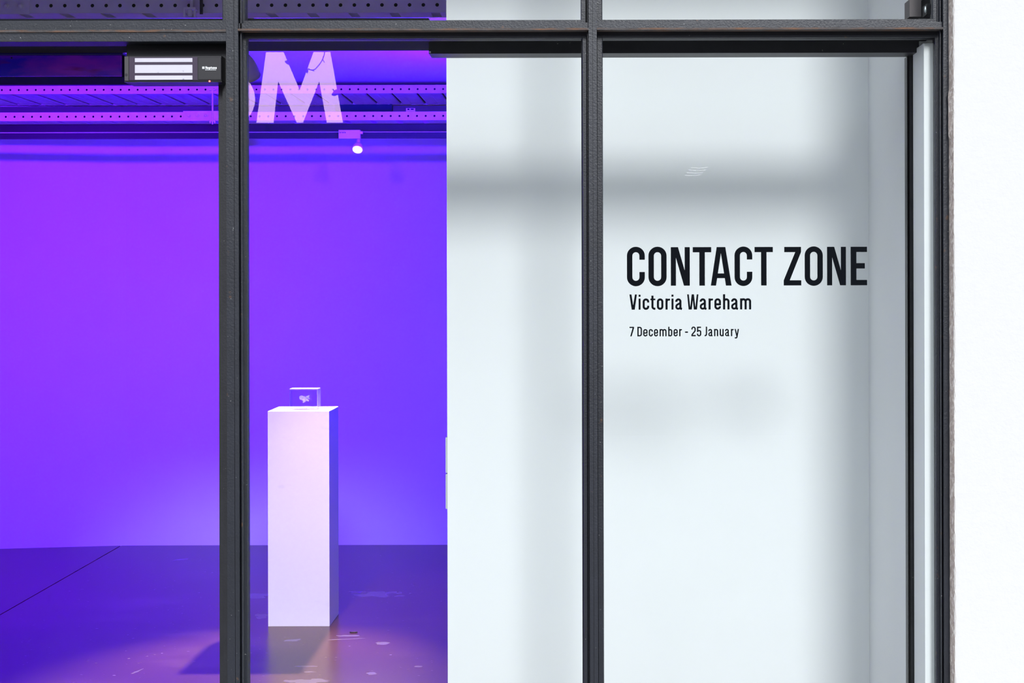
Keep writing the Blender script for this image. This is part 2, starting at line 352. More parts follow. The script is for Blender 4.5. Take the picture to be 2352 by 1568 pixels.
struct(obj('ceiling', boxes((-6.2, 2.62, 4.30, 10.62, CEIL, CEIL + .15)), 'ceil'), 'plain gallery ceiling lit blue', 'ceiling')
struct(obj('wall_far_left', boxes((-6.35, -6.2, 4.30, 10.62, -.1, CEIL + .1)), 'back_wall'), 'side wall of the gallery out of view at left', 'wall')
struct(obj('wall_far_right', boxes((2.62, 2.77, 4.30, 10.62, -.1, CEIL + .1)), 'back_wall'), 'side wall of the gallery hidden behind the partition', 'wall')
struct(obj('wall_partition', boxes((X(1026.5, DPA), 2.62, DPA, DPA + .16, 0, CEIL)), 'white_wall'), 'bright white partition wall behind the lettered window', 'wall')
struct(obj('wall_return', boxes((.8444, .99, 4.232, DPA, 0, CEIL)), 'white_wall'), 'grey shaded return wall at the right of the partition', 'wall')

# two pale switch plates on the end of the partition
for i, (y0, y1, lab) in enumerate(((1003, 1084.5, 'upper pale grey switch plate on the partition edge'), (1087, 1167.5, 'lower pale grey switch plate on the partition edge'))):
    xe = X(1026.5, DPA)
    s = empty('switch_plate', (xe, DPA + .06, Z(y1, DPA + .02)))
    spl = obj('plate', boxes((xe - .0068, xe, DPA + .012, DPA + .118, Z(y1, DPA + .02), Z(y0, DPA + .02)), bevel=.0028), 'grey_plastic', s)
    zc = (Z(y0, DPA + .02) + Z(y1, DPA + .02)) / 2
    obj('rocker', boxes((xe - .009, xe - .006, DPA + .055, DPA + .08, zc - .018, zc + .018), bevel=.001), 'lamp_white', spl)
    adopt(s); tag(s, lab, 'switch', 'switch plates on the partition')

# ---------------------------------------------------------------- plinth and crystal block
PX0, PX1, PY0, PY1, PH = X(614, 8.0), X(755.3, 8.0), 8.0, 8.30, Z(942.5, 8.0)
pl = obj('plinth', boxes((PX0, PX1, PY0, PY1, 0.0, PH), bevel=.0015), 'plinth'); tag(pl, 'tall white plinth standing on the dark floor', 'plinth')
bx0, bx1, by0, by1 = X(664.5, 8.10), X(729, 8.10), 8.10, 8.185
bz0, bz1 = PH + .0006, Z(891.8, 8.10)
cb = obj('crystal_block', boxes((bx0, bx1, by0, by1, bz0, bz1)), 'crystal'); tag(cb, 'clear crystal block with an engraved goldfish on the plinth', 'crystal block')
# strips along the block edges with lamp glints and inner reflections painted in
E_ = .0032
for b, mt in (((bx0, bx1, by0, by1, bz1, bz1 + .0012), 'edge_reflection'), ((bx0, bx1, by0 - .0006, by0, bz1 - E_, bz1), 'edge_reflection'),
              ((bx1 - E_ * .9, bx1, by0 - .0006, by0, bz0, bz1 - E_), 'edge_reflection'), ((bx1, bx1 + .0008, by0, by1, bz0, bz1), 'edge_reflection'),
              ((bx0, bx0 + E_, by0 - .0006, by0, bz0, bz1 - E_), 'edge_reflection_dark'), ((bx0, bx1, by0 - .0006, by0, bz0, bz0 + .0025), 'edge_reflection_dark'),
              ((bx0 + E_, bx1 - E_, by1, by1 + .0006, bz1 - E_, bz1), 'edge_reflection')):
    obj('edge_reflection', boxes(b), mt, cb)
# goldfish engraved inside the block
def fish():
    bm = bmesh.new()
    def blob(cx, cz, rx, rz, ry, rot=0, n=12):
        rings = []
        for i in range(1, 7):
            t = math.pi * i / 7
            rings.append([bm.verts.new((0,0,0)) for _ in range(n)])
            for k, v in enumerate(rings[-1]):
                a = 2 * math.pi * k / n
                x, y, z = -math.cos(t) * rx, math.sin(t) * math.cos(a) * ry, math.sin(t) * math.sin(a) * rz
                v.co = (cx + x * math.cos(rot) - z * math.sin(rot), y, cz + x * math.sin(rot) + z * math.cos(rot))
        for a, b in zip(rings, rings[1:]):
            for k in range(n): bm.faces.new((a[k], a[(k+1) % n], b[(k+1) % n], b[k]))
        bm.faces.new(rings[0]); bm.faces.new(rings[-1][::-1])
    def fin(pts, th=.0012):
        prism(bm, pts, -th, th)
    blob(-.0150, .0040, .0115, .0105, .008, 0.0)       # head
    blob(-.0040, -.0010, .0135, .0110, .009, -.55)     # body
    blob(-.0215, .0060, .0042, .0048, .004, 0)         # snout
    fin([(.000, .004), (.010, .011), (.026, .0185), (.0245, .011), (.020, .006), (.010, .001)])      # upper tail
    fin([(.004, .001), (.016, .006), (.0255, .002), (.024, -.0035), (.019, .001), (.010, -.004)])    # middle tail
    fin([(.002, -.002), (.014, -.003), (.0215, -.0085), (.0195, -.015), (.013, -.0105), (.004, -.009)])
    fin([(-.006, -.009), (.004, -.009), (.006, -.0165), (.001, -.0185), (-.007, -.0215), (-.0095, -.0195), (-.006, -.0150)])
    fin([(-.010, .010), (-.004, .0125), (.001, .006), (-.004, .003)])
    bmesh.ops.recalc_face_normals(bm, faces=bm.faces)
    return bm
fi = obj('engraved_goldfish', fish(), 'engrave', cb); fi.location = (X(698.5, 8.14), 8.142, Z(913.5, 8.14)); fi['label'] = 'frosted white goldfish engraved inside'

# curved scrap on the floor
sx, sy = floor_pt(810, 1452); bm = bmesh.new()
P = [(sx + .018 * t, sy + .006 * t * t, .003) for t in (-1, -.6, -.2, .2, .6, 1)]
for a, b in zip(P, P[1:]): tube(bm, a, b, .0028, 6)
tag(obj('floor_scrap', bm, 'scrap'), 'small dark curved scrap lying on the floor beside the plinth', 'scrap')

# ---------------------------------------------------------------- perforated steel ceiling beams
PITCH = 0.05
def perforated(n, h, hr, th=.002):
    """sheet in xz, n cells, holes of radius hr, x from 0, z centred"""
    bm = bmesh.new(); K = 12
    for c in range(n):
        cx = (c + .5) * PITCH
        outer, inner = [], []
        for k in range(K):
            a = 2 * math.pi * (k + .5) / K; ca, sa = math.cos(a), math.sin(a)
            s = min((PITCH / 2) / max(abs(ca), 1e-6), (h / 2) / max(abs(sa), 1e-6))
            outer.append((cx + ca * s, sa * s)); inner.append((cx + ca * hr, sa * hr))
        corners = [(cx + sx_ * PITCH / 2, sz_ * h / 2) for sx_, sz_ in ((1, 1), (-1, 1), (-1, -1), (1, -1))]
        for y, flip in ((0, 0), (th, 1)):
            vo = [bm.verts.new((x, y, z)) for x, z in outer]; vi = [bm.verts.new((x, y, z)) for x, z in inner]
            for k in range(K):
                j = (k + 1) % K
                a0 = math.pi * 2 * (k + .5) / K; a1 = math.pi * 2 * (k + 1.5) / K
                mid = None
                for (qx, qz) in corners:
                    ac = math.atan2(qz, qx - cx) % (2 * math.pi)
                    if a0 - 1e-4 < ac < a1 + 1e-4 and k != K - 1 or (k == K - 1 and (ac > a0 or ac < a1 - 2 * math.pi)): mid = (qx, qz)
                f = [vi[k], vo[k]] + ([bm.verts.new((mid[0], y, mid[1]))] if mid else []) + [vo[j], vi[j]]
                bm.faces.new(f if not flip else f[::-1])
            if y == 0: fi_ = vi
            else:
                for k in range(K): bm.faces.new((fi_[k], vi[k], vi[(k+1) % K], fi_[(k+1) % K]))
    return bm
def beam(name, label, hole_px, d, zb_, zt_, n0, n, depth, slot=.034, off=.012):
    """hole_px: image x of a reference hole; cells run from reference-n0"""
    x0 = X(hole_px, d) - (n0 + .5) * PITCH
    r = empty(name, (x0, d, zb_)); tag(r, label, 'ceiling beam', 'perforated steel beams under the ceiling')
    h = zt_ - zb_
    o = obj('perforated_side', perforated(n, h, .0068 if d < 7 else .0064), 'galv', r); o.location = (0, 0, h / 2)
    L = n * PITCH
    if slot:
        bm = bmesh.new(); box(bm, 0, L, .002, off, 0, .002); box(bm, 0, L, depth - off, depth, 0, .002)
        k = 0
        while (k + 1) * .15 <= L + .001:
            box(bm, k * .15 + slot, (k + 1) * .15, off, depth - off, 0, .002); k += 1
        obj('slotted_base', bm, 'galv', r)
    obj('hole_shade_sheet', boxes((0, L, .010, .013, .003, h - .003)), 'liner', r)  # dark sheet behind the holes, stands in for shade inside the beam
    obj('rear_flange', boxes((0, L, depth, depth + .002, 0, h)), 'galv', r)
    return r
def bolt(parent, x, y, z, r):
    bm = lathe([(r, 0), (r, .004), (r * .62, .005), (r * .62, .011), (r * .45, .013)], 14, (0, -1, 0))
    o = obj('bolt', bm, 'galv', parent); o.location = (x, y, z); return o

D1 = 5.95
b1 = beam('perforated_beam', 'nearest perforated steel beam seen through the top lights', 86.7, D1, Z(27.5, D1), Z(-7, D1), 34, 66, .118)
hz = (Z(-7, D1) - Z(27.5, D1)) / 2
bl = b1.location
sp = obj('splice_plate', boxes((X(-30, D1) - bl.x, X(70.5, D1) - bl.x, -.004, -.0005, -.004, 2 * hz)), 'galv', b1)
for px in (18, 50): bolt(sp, X(px, D1) - bl.x, -.004, Z(11.5, D1) - bl.z, .010)
# beam clamp with a short hanger
cl = empty('beam_clamp', (X(441, 5.93), 5.93, Z(40, 5.93))); tag(cl, 'small steel clamp gripping the nearest perforated beam', 'clamp')
obj('clamp_body', boxes((-.022, .022, -.03, .012, .028, .036), (-.022, -.015, -.03, -.022, .0, .03), (.015, .022, -.03, -.022, 0, .03), bevel=.001), 'lamp_white', cl)
obj('clamp_bolt', lathe([(.007, 0), (.010, .012), (.010, .022), (.006, .024)], 12, (0, 0, 1), (0, -.024, .004)), 'lamp_white', cl)
bm = bmesh.new(); tube(bm, (.002, -.006, .034), (.002, -.006, .16), .006, 10); obj('clamp_rod', bm, 'lamp_white', cl)
bm = boxes((.031, .042, -.004, .0, .014, .14)); obj('clamp_strap', bm, 'steel_black', cl)

D2 = 9.67
b2 = beam('perforated_beam', 'upper of the two distant perforated steel beams, above grey planks', 5.1, D2, Z(213.2, D2), Z(194.2, D2), 24, 112, .62, slot=0)
px0 = X(79, D2) - .15 * 9
for k in range(38):
    x = px0 + k * .15 - b2.location.x
    if k == 0:
        bm = bmesh.new()
        prof = [(.009, .003), (.020, 0), (.060, 0), (.068, .003), (.080, .003), (.088, 0), (.130, 0), (.141, .003), (.141, .012), (.009, .012)]
        a = [bm.verts.new((u, .003, v)) for u, v in prof]; b = [bm.verts.new((u, .615, v)) for u, v in prof]
        bm.faces.new(a); bm.faces.new(b[::-1])
        for i in range(len(prof)): bm.faces.new((a[i], a[(i+1) % len(prof)], b[(i+1) % len(prof)], b[i]))
        pk = obj('plank', bm, 'plank', b2); pk.location.x = x
    else:
        o = pk.copy(); link(o, b2); o.location.x = x
obj('gap_shade_sheet', boxes((0, 112 * PITCH, .013, .61, .0125, .016)), 'liner', b2)  # dark sheet added over the planks so their gaps look shaded
lg = obj('ledger_beam', boxes((-6.2, 2.62, 10.30, 10.38, Z(257, 10.3), Z(242, 10.3))), 'ledger'); tag(lg, 'dull violet ledger beam at the rear end of the planks', 'beam')
D3 = 9.38
b3 = beam('perforated_beam', 'lower of the two distant perforated steel beams, above the lighting track', 14.0, D3, Z(275.2, D3), Z(255.3, D3), 24, 112, .20, slot=.03, off=.02)
bl = b3.location
sp = obj('splice_plate', boxes((X(422, D3) - bl.x, X(512, D3) - bl.x, -.004, -.0005, -.001, Z(253, D3) - bl.z)), 'galv', b3)
for px in (435, 455, 475): bolt(sp, X(px, D3) - bl.x, -.004, Z(263.5, D3) - bl.z, .011)
# hanger rod in front of the lower beam
hg = empty('hanger_rod', (X(489, 9.33), 9.33, Z(281, 9.33))); tag(hg, 'thin hanger rod with a wing nut below the door lock', 'hanger rod')
zt_ = Z(204, 9.33) - hg.location.z
bm = bmesh.new(); tube(bm, (0, 0, .012), (0, 0, zt_), .0045, 8); obj('rod', bm, 'galv', hg)
obj('top_bracket', boxes((-.019, .019, -.012, .012, zt_ - .004, zt_ + .003), (-.007, .007, -.006, .006, zt_ - .022, zt_ - .002), bevel=.0008, seg=1), 'galv', hg)
obj('wing_nut', boxes((-.015, .015, -.006, .006, .010, .017), (-.017, -.010, -.005, .005, .0, .012), (.010, .017, -.005, .005, .0, .012), (-.004, .004, -.005, .005, -.006, .012), bevel=.0008, seg=1), 'galv', hg)
# cable box and sticker on the lower beam
jb = empty('junction_box', (X(835, 9.48), 9.48, Z(254.8, 9.48)))
obj('body', boxes((X(771, 9.48) - jb.location.x, X(899, 9.48) - jb.location.x, 0, .08, 0, Z(238.5, 9.48) - jb.location.z), bevel=.003), 'box_dark', jb)
obj('cover_flange', boxes((X(896, 9.48) - jb.location.x, X(901, 9.48) - jb.location.x, -.004, .06, 0.002, Z(238, 9.48) - jb.location.z)), 'box_dark', jb)
tag(jb, 'dark rectangular junction box resting on the lower distant beam', 'junction box')
st_ = empty('cable_tag', (X(944, 9.46), 9.46, Z(256, 9.46)))
tp_ = obj('tag_plate', boxes((-.026, .026, 0, .002, 0, .021)), 'sticker', st_); obj('dark_mark', boxes((-.019, -.006, -.0006, .0, .011, .019), (.0, .018, -.0006, 0, .012, .019)), 'box_dark', tp_)
tag(st_, 'small pale tag with dark marks on the lower distant beam', 'tag')

# dark beam and lighting track
db = obj('dark_beam', boxes((-6.2, 2.62, 9.60, 9.72, Z(300, 9.60), Z(282.5, 9.60) + .004)), 'dark_beam'); tag(db, 'dark horizontal beam running just above the lighting track', 'beam')
lt = empty('lighting_track', (-2, 9.34, Z(316, 9.33))); tag(lt, 'slim dark lighting track in front of the back wall', 'lighting track')
z0_, z1_ = Z(316, 9.325), Z(302.5, 9.325)
obj('track_rail', boxes((-6.2, 2.6, 9.325, 9.357, z0_, z1_)), 'track', lt)
obj('track_lip', boxes((-6.2, 2.6, 9.3245, 9.357, z1_, z1_ + .0025)), 'galv', lt)
for px in (-260, 541, 1300):
    x = X(px, 9.34); obj('track_bracket', boxes((x - .012, x + .012, 9.33, 9.352, z1_ + .002, 2.60), (x - .012, x + .012, 9.33, 9.40, 2.594, 2.6)), 'track', lt)
adopt(lt)

# ---------------------------------------------------------------- spotlights
def spot_light(name, loc, target, power, col, size, blend, radius, parent=None):
    l = bpy.data.lights.new(name, 'SPOT'); l.energy = power; l.color = col; l.spot_size = math.radians(size); l.spot_blend = blend; l.shadow_soft_size = radius
    o = bpy.data.objects.new(name, l); C.objects.link(o); o.location = loc
    o.rotation_mode = 'QUATERNION'; o.rotation_quaternion = (Vector(target) - Vector(loc)).to_track_quat('-Z', 'Y')
    if parent: o.parent = parent; o.matrix_parent_inverse = Matrix.Translation(parent.location).inverted()
    return o
# track spotlight behind the plinth, shining towards the street
S = Vector((X(822, 9.28), 9.28, Z(341, 9.28))); T = Vector((-1.40, 6.95, 0.0)); ax = (T - S).normalized()
tl = empty('track_spotlight', S); tag(tl, 'white track spotlight with a glowing warm bulb', 'spotlight')
ex0, ex1, ez0, ez1 = X(780, 9.31), X(829, 9.31), Z(318, 9.31), Z(298, 9.31)
ad = obj('adapter', boxes((ex0, ex1, 9.285, 9.3235, ez0, ez1), bevel=.002), 'lamp_white', tl)
obj('adapter_latch', boxes((ex1 - .001, ex1 + .014, 9.295, 9.315, Z(307, 9.31), Z(301, 9.31)), bevel=.0015), 'lamp_white', ad)
# faint printed characters on the adapter
bm = bmesh.new()
for k, (a, b) in enumerate(((782, 783), (784, 785.5), (787, 788), (789, 791), (792, 793), (794, 796))):
    box(bm, X(a, 9.31), X(b, 9.31), 9.2844, 9.2851, Z(305.5, 9.31), Z(301.5 + (k % 2), 9.31))
obj('printed_code', bm, 'lock_epoxy', ad)
bm = bmesh.new(); tube(bm, (X(824, 9.31), 9.315, ez0 + .001), S - ax * .028 + Vector((0, 0, .012)), .010, 12); obj('arm', bm, 'lamp_white', tl)
bh = obj('bulb_housing', lathe([(.012, -.040), (.022, -.034), (.0295, -.018), (.0325, -.004), (.0325, .004), (.029, .005)], 28, ax, S), 'lamp_white', tl, True)
obj('bulb_lens', lathe([(.028, .0035), (.0275, .0062), (.018, .0085), (.004, .0095)], 28, ax, S), 'bulb', bh, True)
spot_light('spotlight_beam', S + ax * .02, T, 1050, (1.0, 0.74, 0.50), 37, 0.8, .028, tl)
adopt(tl)
# spotlight in front of the plinth, seen from behind
S2 = Vector((X(566, 6.4), 6.4, Z(155, 6.4))); T2 = Vector((-1.06, 8.35, 0.0)); ax2 = (T2 - S2).normalized()
t2l = empty('track_spotlight', S2); tag(t2l, 'grey bell-shaped spotlight seen from behind beside the mullion', 'spotlight')
obj('lamp_shade', lathe([(.016, -.062), (.026, -.050), (.038, -.026), (.045, .000), (.0485, .022), (.050, .038), (.047, .038), (.043, .015)], 32, ax2, S2), 'lamp_grey', t2l, True)
obj('neck', lathe([(.0165, -.088), (.0165, -.062), (.011, -.0615)], 20, ax2, S2), 'lamp_grey', t2l, True)
bm = bmesh.new(); tube(bm, S2 - ax2 * .085, (S2.x - .01, S2.y, 2.69), .009, 10); obj('stem', bm, 'lamp_grey', t2l)
spot_light('spotlight_beam', S2 + ax2 * .06, T2, 225, (1.0, 0.76, 0.60), 40, 1.0, .03, t2l)
obj('adapter', boxes((S2.x - .08, S2.x + .03, 6.38, 6.42, 2.685, 2.715), bevel=.002), 'lamp_grey', t2l)
adopt(t2l)
obj_track2 = empty('lighting_track', (S2.x, 6.4, 2.72)); tag(obj_track2, 'lighting track hidden above the nearer grey spotlight', 'lighting track')
obj('track_rail', boxes((-5.0, -.41, 6.384, 6.416, 2.715, 2.75)), 'track', obj_track2)
for x in (-4.5, -2.5, -.9): obj('track_bracket', boxes((x - .01, x + .01, 6.39, 6.41, 2.748, CEIL)), 'track', obj_track2)
adopt(obj_track2)
# coloured floodlights on the hidden track (out of view above the picture)
def flood(px, tgt, power, col, label, size=120, at=None):
    s = Vector(at or (px, 6.8, 2.62)); t = Vector(tgt); a = (t - s).normalized()
    e = empty('floodlight', s); tag(e, label, 'floodlight', 'coloured floodlights in the gallery')
    fh = obj('housing', lathe([(.02, -.06), (.045, -.05), (.05, .0), (.05, .02), (.046, .02)], 24, a, s), 'lamp_grey', e, True)
    obj('lens', lathe([(.045, .016), (.045, .019)], 24, a, s), mat('flood_lens', col, .3, emit=col, estr=4.0), fh)
    bm = bmesh.new(); tube(bm, s - a * .04, (s.x, s.y, CEIL), .008, 8); obj('yoke', bm, 'lamp_grey', e)
    spot_light('flood_beam', s + a * .03, t, power, col, size, 0.8, .03, e)
    return adopt(e)
flood(-3.3, (-4.0, 10.4, 1.2), 860, (0.125, 0.004, 1.0), 'magenta violet floodlight out of view at left')
flood(X(541, 6.8), (-2.1, 10.4, 1.5), 520, (0.062, 0.007, 1.0), 'violet floodlight hidden behind the mullion')
flood(-0.46, (-1.0, 10.4, 1.5), 640, (0.050, 0.010, 1.0), 'blue violet floodlight hidden behind the partition edge')

flood(0, (-1.6, 8.9, 2.86), 420, (0.05, 0.0, 1.0), 'added deep blue floodlight, unseen behind the partition', 110, (-.3, 8.0, 2.30))  # made-up lamp, added to turn the ceiling a stronger blue

# ---------------------------------------------------------------- magnetic lock and housing over the door
LD = 3.985
def LX(p): return X(p, LD)
def LZ(p): return Z(p, LD)
ml = empty('magnetic_lock', (LX(400), LD, LZ(185))); tag(ml, 'dark magnetic door lock with pale steel bars under the door head', 'door lock')
obj('body', boxes((LX(297), LX(510), LD, LD + .045, LZ(183.5), LZ(126)), bevel=.0008, seg=1), 'lock_dark', ml)
ec = obj('end_cap', boxes((LX(287), LX(297), LD - .001, LD + .045, LZ(183.5), LZ(127)), bevel=.0008, seg=1), 'lock_cap', ml)
obj('fixing_hole', lathe([(.0032, 0), (.0032, .0008)], 12, (0, -1, 0), (LX(291.5), LD - .001, LZ(169.5))), 'steel_black', ec)
mf = obj('magnet_face', boxes((LX(298), LX(455), LD - .0012, LD, LZ(181.5), LZ(129))), 'lock_epoxy', ml)
for y0, y1 in ((131.5, 140.5), (147, 165.5), (171.5, 181)):
    obj('steel_bar', boxes((LX(311.5), LX(443.5), LD - .0022, LD - .001, LZ(y1), LZ(y0))), 'lock_steel', mf)
cv = obj('cover', boxes((LX(456.5), LX(509.5), LD - .002, LD, LZ(181), LZ(130)), bevel=.0006, seg=1), 'lock_dark', ml)
obj('led', lathe([(.0022, 0), (.0020, .002), (.001, .003)], 12, (0, -.5, -1), (LX(482), LD + .002, LZ(183.5))), 'led', ml)
obj('base_plate', boxes((LX(286), LX(510), LD + .003, LD + .09, LZ(186), LZ(183.6))), 'steel_black', ml)
obj('mounting_bracket', boxes((LX(280), LX(510), LD + .046, LD + .16, LZ(150), LZ(92))), 'steel_black', ml)

hs = empty('door_housing', (-1.5, 4.25, Z(172, 4.25))); tag(hs, 'long glossy dark housing with painted violet reflections, left of the door lock', 'housing')
hx = X(279, 4.25)
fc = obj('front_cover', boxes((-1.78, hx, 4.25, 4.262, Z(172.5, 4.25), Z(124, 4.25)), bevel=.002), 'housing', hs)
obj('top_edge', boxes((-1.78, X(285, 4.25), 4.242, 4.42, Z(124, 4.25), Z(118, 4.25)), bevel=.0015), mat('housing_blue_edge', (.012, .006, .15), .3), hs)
obj('carcass', boxes((-1.78, X(284, 4.25), 4.263, 4.418, Z(173.5, 4.25), Z(124, 4.25))), 'box_dark', hs)
obj('screw', lathe([(.002, 0), (.002, .001)], 10, (0, -1, 0), (X(28, 4.25), 4.25, Z(130, 4.25))), 'steel_black', fc)
adopt(hs)

# latch block in the corner of the top light
lb = empty('window_latch', (X(2100, 4.2), 4.2, Z(43, 4.2))); tag(lb, 'dark latch with a silver keeper in the top right light', 'latch')
obj('block', boxes((X(2086, 4.16), X(2113, 4.16), 4.135, 4.20, Z(44, 4.16), Z(3.5, 4.16)), bevel=.001), 'bracket', lb)
obj('block_cap', boxes((X(2088, 4.16), X(2118, 4.16), 4.14, 4.20, Z(3.2, 4.16), Z(-12, 4.16))), 'white_board', lb)
obj('back_plate', boxes((X(2110, 4.2), X(2150, 4.2), 4.16, 4.205, Z(44, 4.2), Z(-20, 4.2))), 'steel_black', lb)
lc = obj('latch_case', boxes((X(2128, 4.06), X(2150, 4.06), 4.052, 4.10, Z(36, 4.06), Z(11, 4.06)), bevel=.0012), 'steel_black', lb)
obj('keeper', lathe([(.0006, -.0095), (.0026, -.006), (.0032, 0), (.0026, .006), (.0006, .0095)], 12, (0, 0, 1), (X(2127, 4.05), 4.05, Z(24, 4.05))), 'silver', lc, True)
adopt(lb)

# ---------------------------------------------------------------- lettering: own glyphs built from strokes and polygons
def fillet(pts, rad, closed=False, n=7):
    out = []; N = len(pts)
    for i, p in enumerate(pts):
        r = rad[i] if isinstance(rad, (list, tuple)) else rad
        if (not closed and i in (0, N - 1)) or r <= 0: out.append(Vector(p)); continue
        a, b, c = Vector(pts[(i - 1) % N]), Vector(p), Vector(pts[(i + 1) % N])
        u, v = (a - b), (c - b); lu, lv = u.length, v.length; u.normalize(); v.normalize()
        ang = u.angle(v); t = min(r / math.tan(ang / 2), lu * (.5 if closed or 0 < i - 1 else 1), lv * (.5 if closed or i + 1 < N - 1 else 1))
        p0, p1 = b + u * t, b + v * t
        rr = t * math.tan(ang / 2); cen = b + (u + v).normalized() * (rr / math.sin(ang / 2))
        a0 = math.atan2(p0.y - cen.y, p0.x - cen.x); a1 = math.atan2(p1.y - cen.y, p1.x - cen.x); dlt = (a1 - a0 + math.pi) % (2 * math.pi) - math.pi
        for k in range(n + 1): an = a0 + dlt * k / n; out.append(cen + Vector((math.cos(an), math.sin(an))) * rr)
    return out
def stroke(pts, s, closed=False):
    """ribbon quads of width s along a 2-D polyline"""
    P = [Vector(p) for p in pts]; Q = []
    for p in P:
        if not Q or (p - Q[-1]).length > 1e-4: Q.append(p)
    if closed and (Q[0] - Q[-1]).length < 1e-4: Q.pop()
    N = len(Q); L, R = [], []
    for i, p in enumerate(Q):
        d0 = (p - Q[i - 1]) if (i or closed) else None; d1 = (Q[(i + 1) % N] - p) if (i < N - 1 or closed) else None
        d0 = (d0 or d1).normalized(); d1 = (d1 or d0).normalized()
        n0, n1 = Vector((-d0.y, d0.x)), Vector((-d1.y, d1.x)); mm = (n0 + n1)
        mm = mm.normalized() if mm.length > 1e-6 else n0
        k = (s / 2) / max(.35, mm.dot(n0)); L.append(p + mm * k); R.append(p - mm * k)
    quads = []
    for i in range(N if closed else N - 1):
        j = (i + 1) % N; quads.append([L[i], R[i], R[j], L[j]])
    return quads
def rect(x0, y0, x1, y1): return [[(x0, y0), (x1, y0), (x1, y1), (x0, y1)]]
def glyph(ch, w, H, XH, s):
    h = s / 2; S = stroke
    if ch == 'C':
        pts = fillet([(w - h, .645 * H + .03 * H), (w - h, H + .012 * H - h), (h, H + .012 * H - h), (h, -.012 * H + h), (w - h, -.012 * H + h), (w - h, .358 * H)], w / 2 - h)
        return S(pts, s)
    if ch == 'O': return S(fillet([(h, -.012 * H + h), (w - h, -.012 * H + h), (w - h, 1.012 * H - h), (h, 1.012 * H - h)], w / 2 - h, True), s, True)
    if ch == 'N': return rect(0, 0, .27 * w, H) + rect(.73 * w, 0, w, H) + [[(.11 * w, H), (.38 * w, H), (.96 * w, 0), (.69 * w, 0)]]
    if ch == 'T': return rect(0, .865 * H, w, H) + rect(.355 * w, 0, .655 * w, .9 * H)
    if ch == 'A': return [[(0, 0), (.25 * w, 0), (.532 * w, H), (.284 * w, H)], [(w, 0), (.727 * w, 0), (.44 * w, H), (.70 * w, H)]] + rect(.27 * w, .193 * H, .72 * w, .316 * H)
    if ch == 'Z': return rect(.032 * w, .863 * H, .99 * w, H) + rect(0, 0, w, .134 * H) + [[(0, .134 * H), (.658 * w, .865 * H), (.99 * w, .865 * H), (.342 * w, .13 * H)]]
    if ch == 'E': return rect(0, 0, .35 * w, H) + rect(0, .863 * H, w, H) + rect(0, .435 * H, .865 * w, .575 * H) + rect(0, 0, w, .14 * H)
    if ch == 'V': return [[(0, H), (.275 * w, H), (.60 * w, .0), (.30 * w, 0)], [(w, H), (.735 * w, H), (.40 * w, 0), (.71 * w, 0)]]
    if ch == 'W':
        q = .5 * w; a = [[(0, H), (.30 * q, H), (.60 * q, 0), (.26 * q, 0)], [(.80 * q, H), (1.12 * q, H), (.82 * q, 0), (.50 * q, 0)]]
        return [[(x, y) for x, y in f] for f in a] + [[(w - x, y) for x, y in f] for f in a]
    if ch == 'D': return S(fillet([(h, h), (w - h, h), (w - h, H - h), (h, H - h)], [0, w * .42, w * .42, 0], True), s, True)
    if ch == 'J': return S(fillet([(w - h, H), (w - h, h), (0, h)], w * .55), s)
    if ch == 'i': return rect(0, 0, w, XH) + rect(0, .845 * H, w, .985 * H)
    if ch == 'c': return S(fillet([(w - h, .645 * XH), (w - h, XH + .01 * H - h), (h, XH + .01 * H - h), (h, h - .012 * H), (w - h, h - .012 * H), (w - h, .36 * XH)], w / 2 - h), s)
    if ch == 'o': return S(fillet([(h, h - .012 * H), (w - h, h - .012 * H), (w - h, XH + .01 * H - h), (h, XH + .01 * H - h)], w / 2 - h, True), s, True)
    if ch == 'e': return S(fillet([(h, .47 * XH), (w - h, .47 * XH), (w - h, XH + .01 * H - h), (h, XH + .01 * H - h), (h, h - .012 * H), (w - h, h - .012 * H), (w - h, .30 * XH)], [0, 0, w / 2 - h, w / 2 - h, w / 2 - h, w / 2 - h, 0]), s * .98)
    if ch == 't': return S(fillet([(.42 * w, .92 * H), (.42 * w, h - .01 * H), (w, h - .01 * H)], .42 * w), s) + rect(0, XH - .11 * H, w, XH)
    if ch == 'r': return rect(0, 0, s, XH) + S(fillet([(h, .52 * XH), (h + .05 * w, .82 * XH), (.62 * w, XH - h), (w, XH - h)], [0, .3 * w, .3 * w, 0]), s * .9)
    if ch == 'n': return rect(0, 0, s, XH) + S(fillet([(h, .55 * XH), (h, XH + .01 * H - h), (w - h, XH + .01 * H - h), (w - h, 0)], w / 2 - h), s)
    if ch == 'h': return rect(0, 0, s, H) + S(fillet([(h, .55 * XH), (h, XH + .01 * H - h), (w - h, XH + .01 * H - h), (w - h, 0)], w / 2 - h), s)
    if ch == 'm':
        c = w / 2; r = (c - h) / 2
        return rect(0, 0, s, XH) + S(fillet([(h, .55 * XH), (h, XH + .01 * H - h), (c, XH + .01 * H - h), (c, 0)], r), s) + S(fillet([(c, .55 * XH), (c, XH + .01 * H - h), (w - h, XH + .01 * H - h), (w - h, 0)], r), s)
    if ch == 'u': return rect(w - s, 0, w, XH) + S(fillet([(w - h, .45 * XH), (w - h, h - .012 * H), (h, h - .012 * H), (h, XH)], w / 2 - h), s)
    if ch == 'b': return rect(0, 0, s, H) + S(fillet([(h, h - .012 * H), (w - h, h - .012 * H), (w - h, XH + .01 * H - h), (h, XH + .01 * H - h)], w / 2 - h, True), s, True)
    if ch == 'p': return rect(0, XH - H, s, XH) + S(fillet([(h, h), (w - h, h), (w - h, XH - h), (h, XH - h)], w / 2 - h, True), s, True)
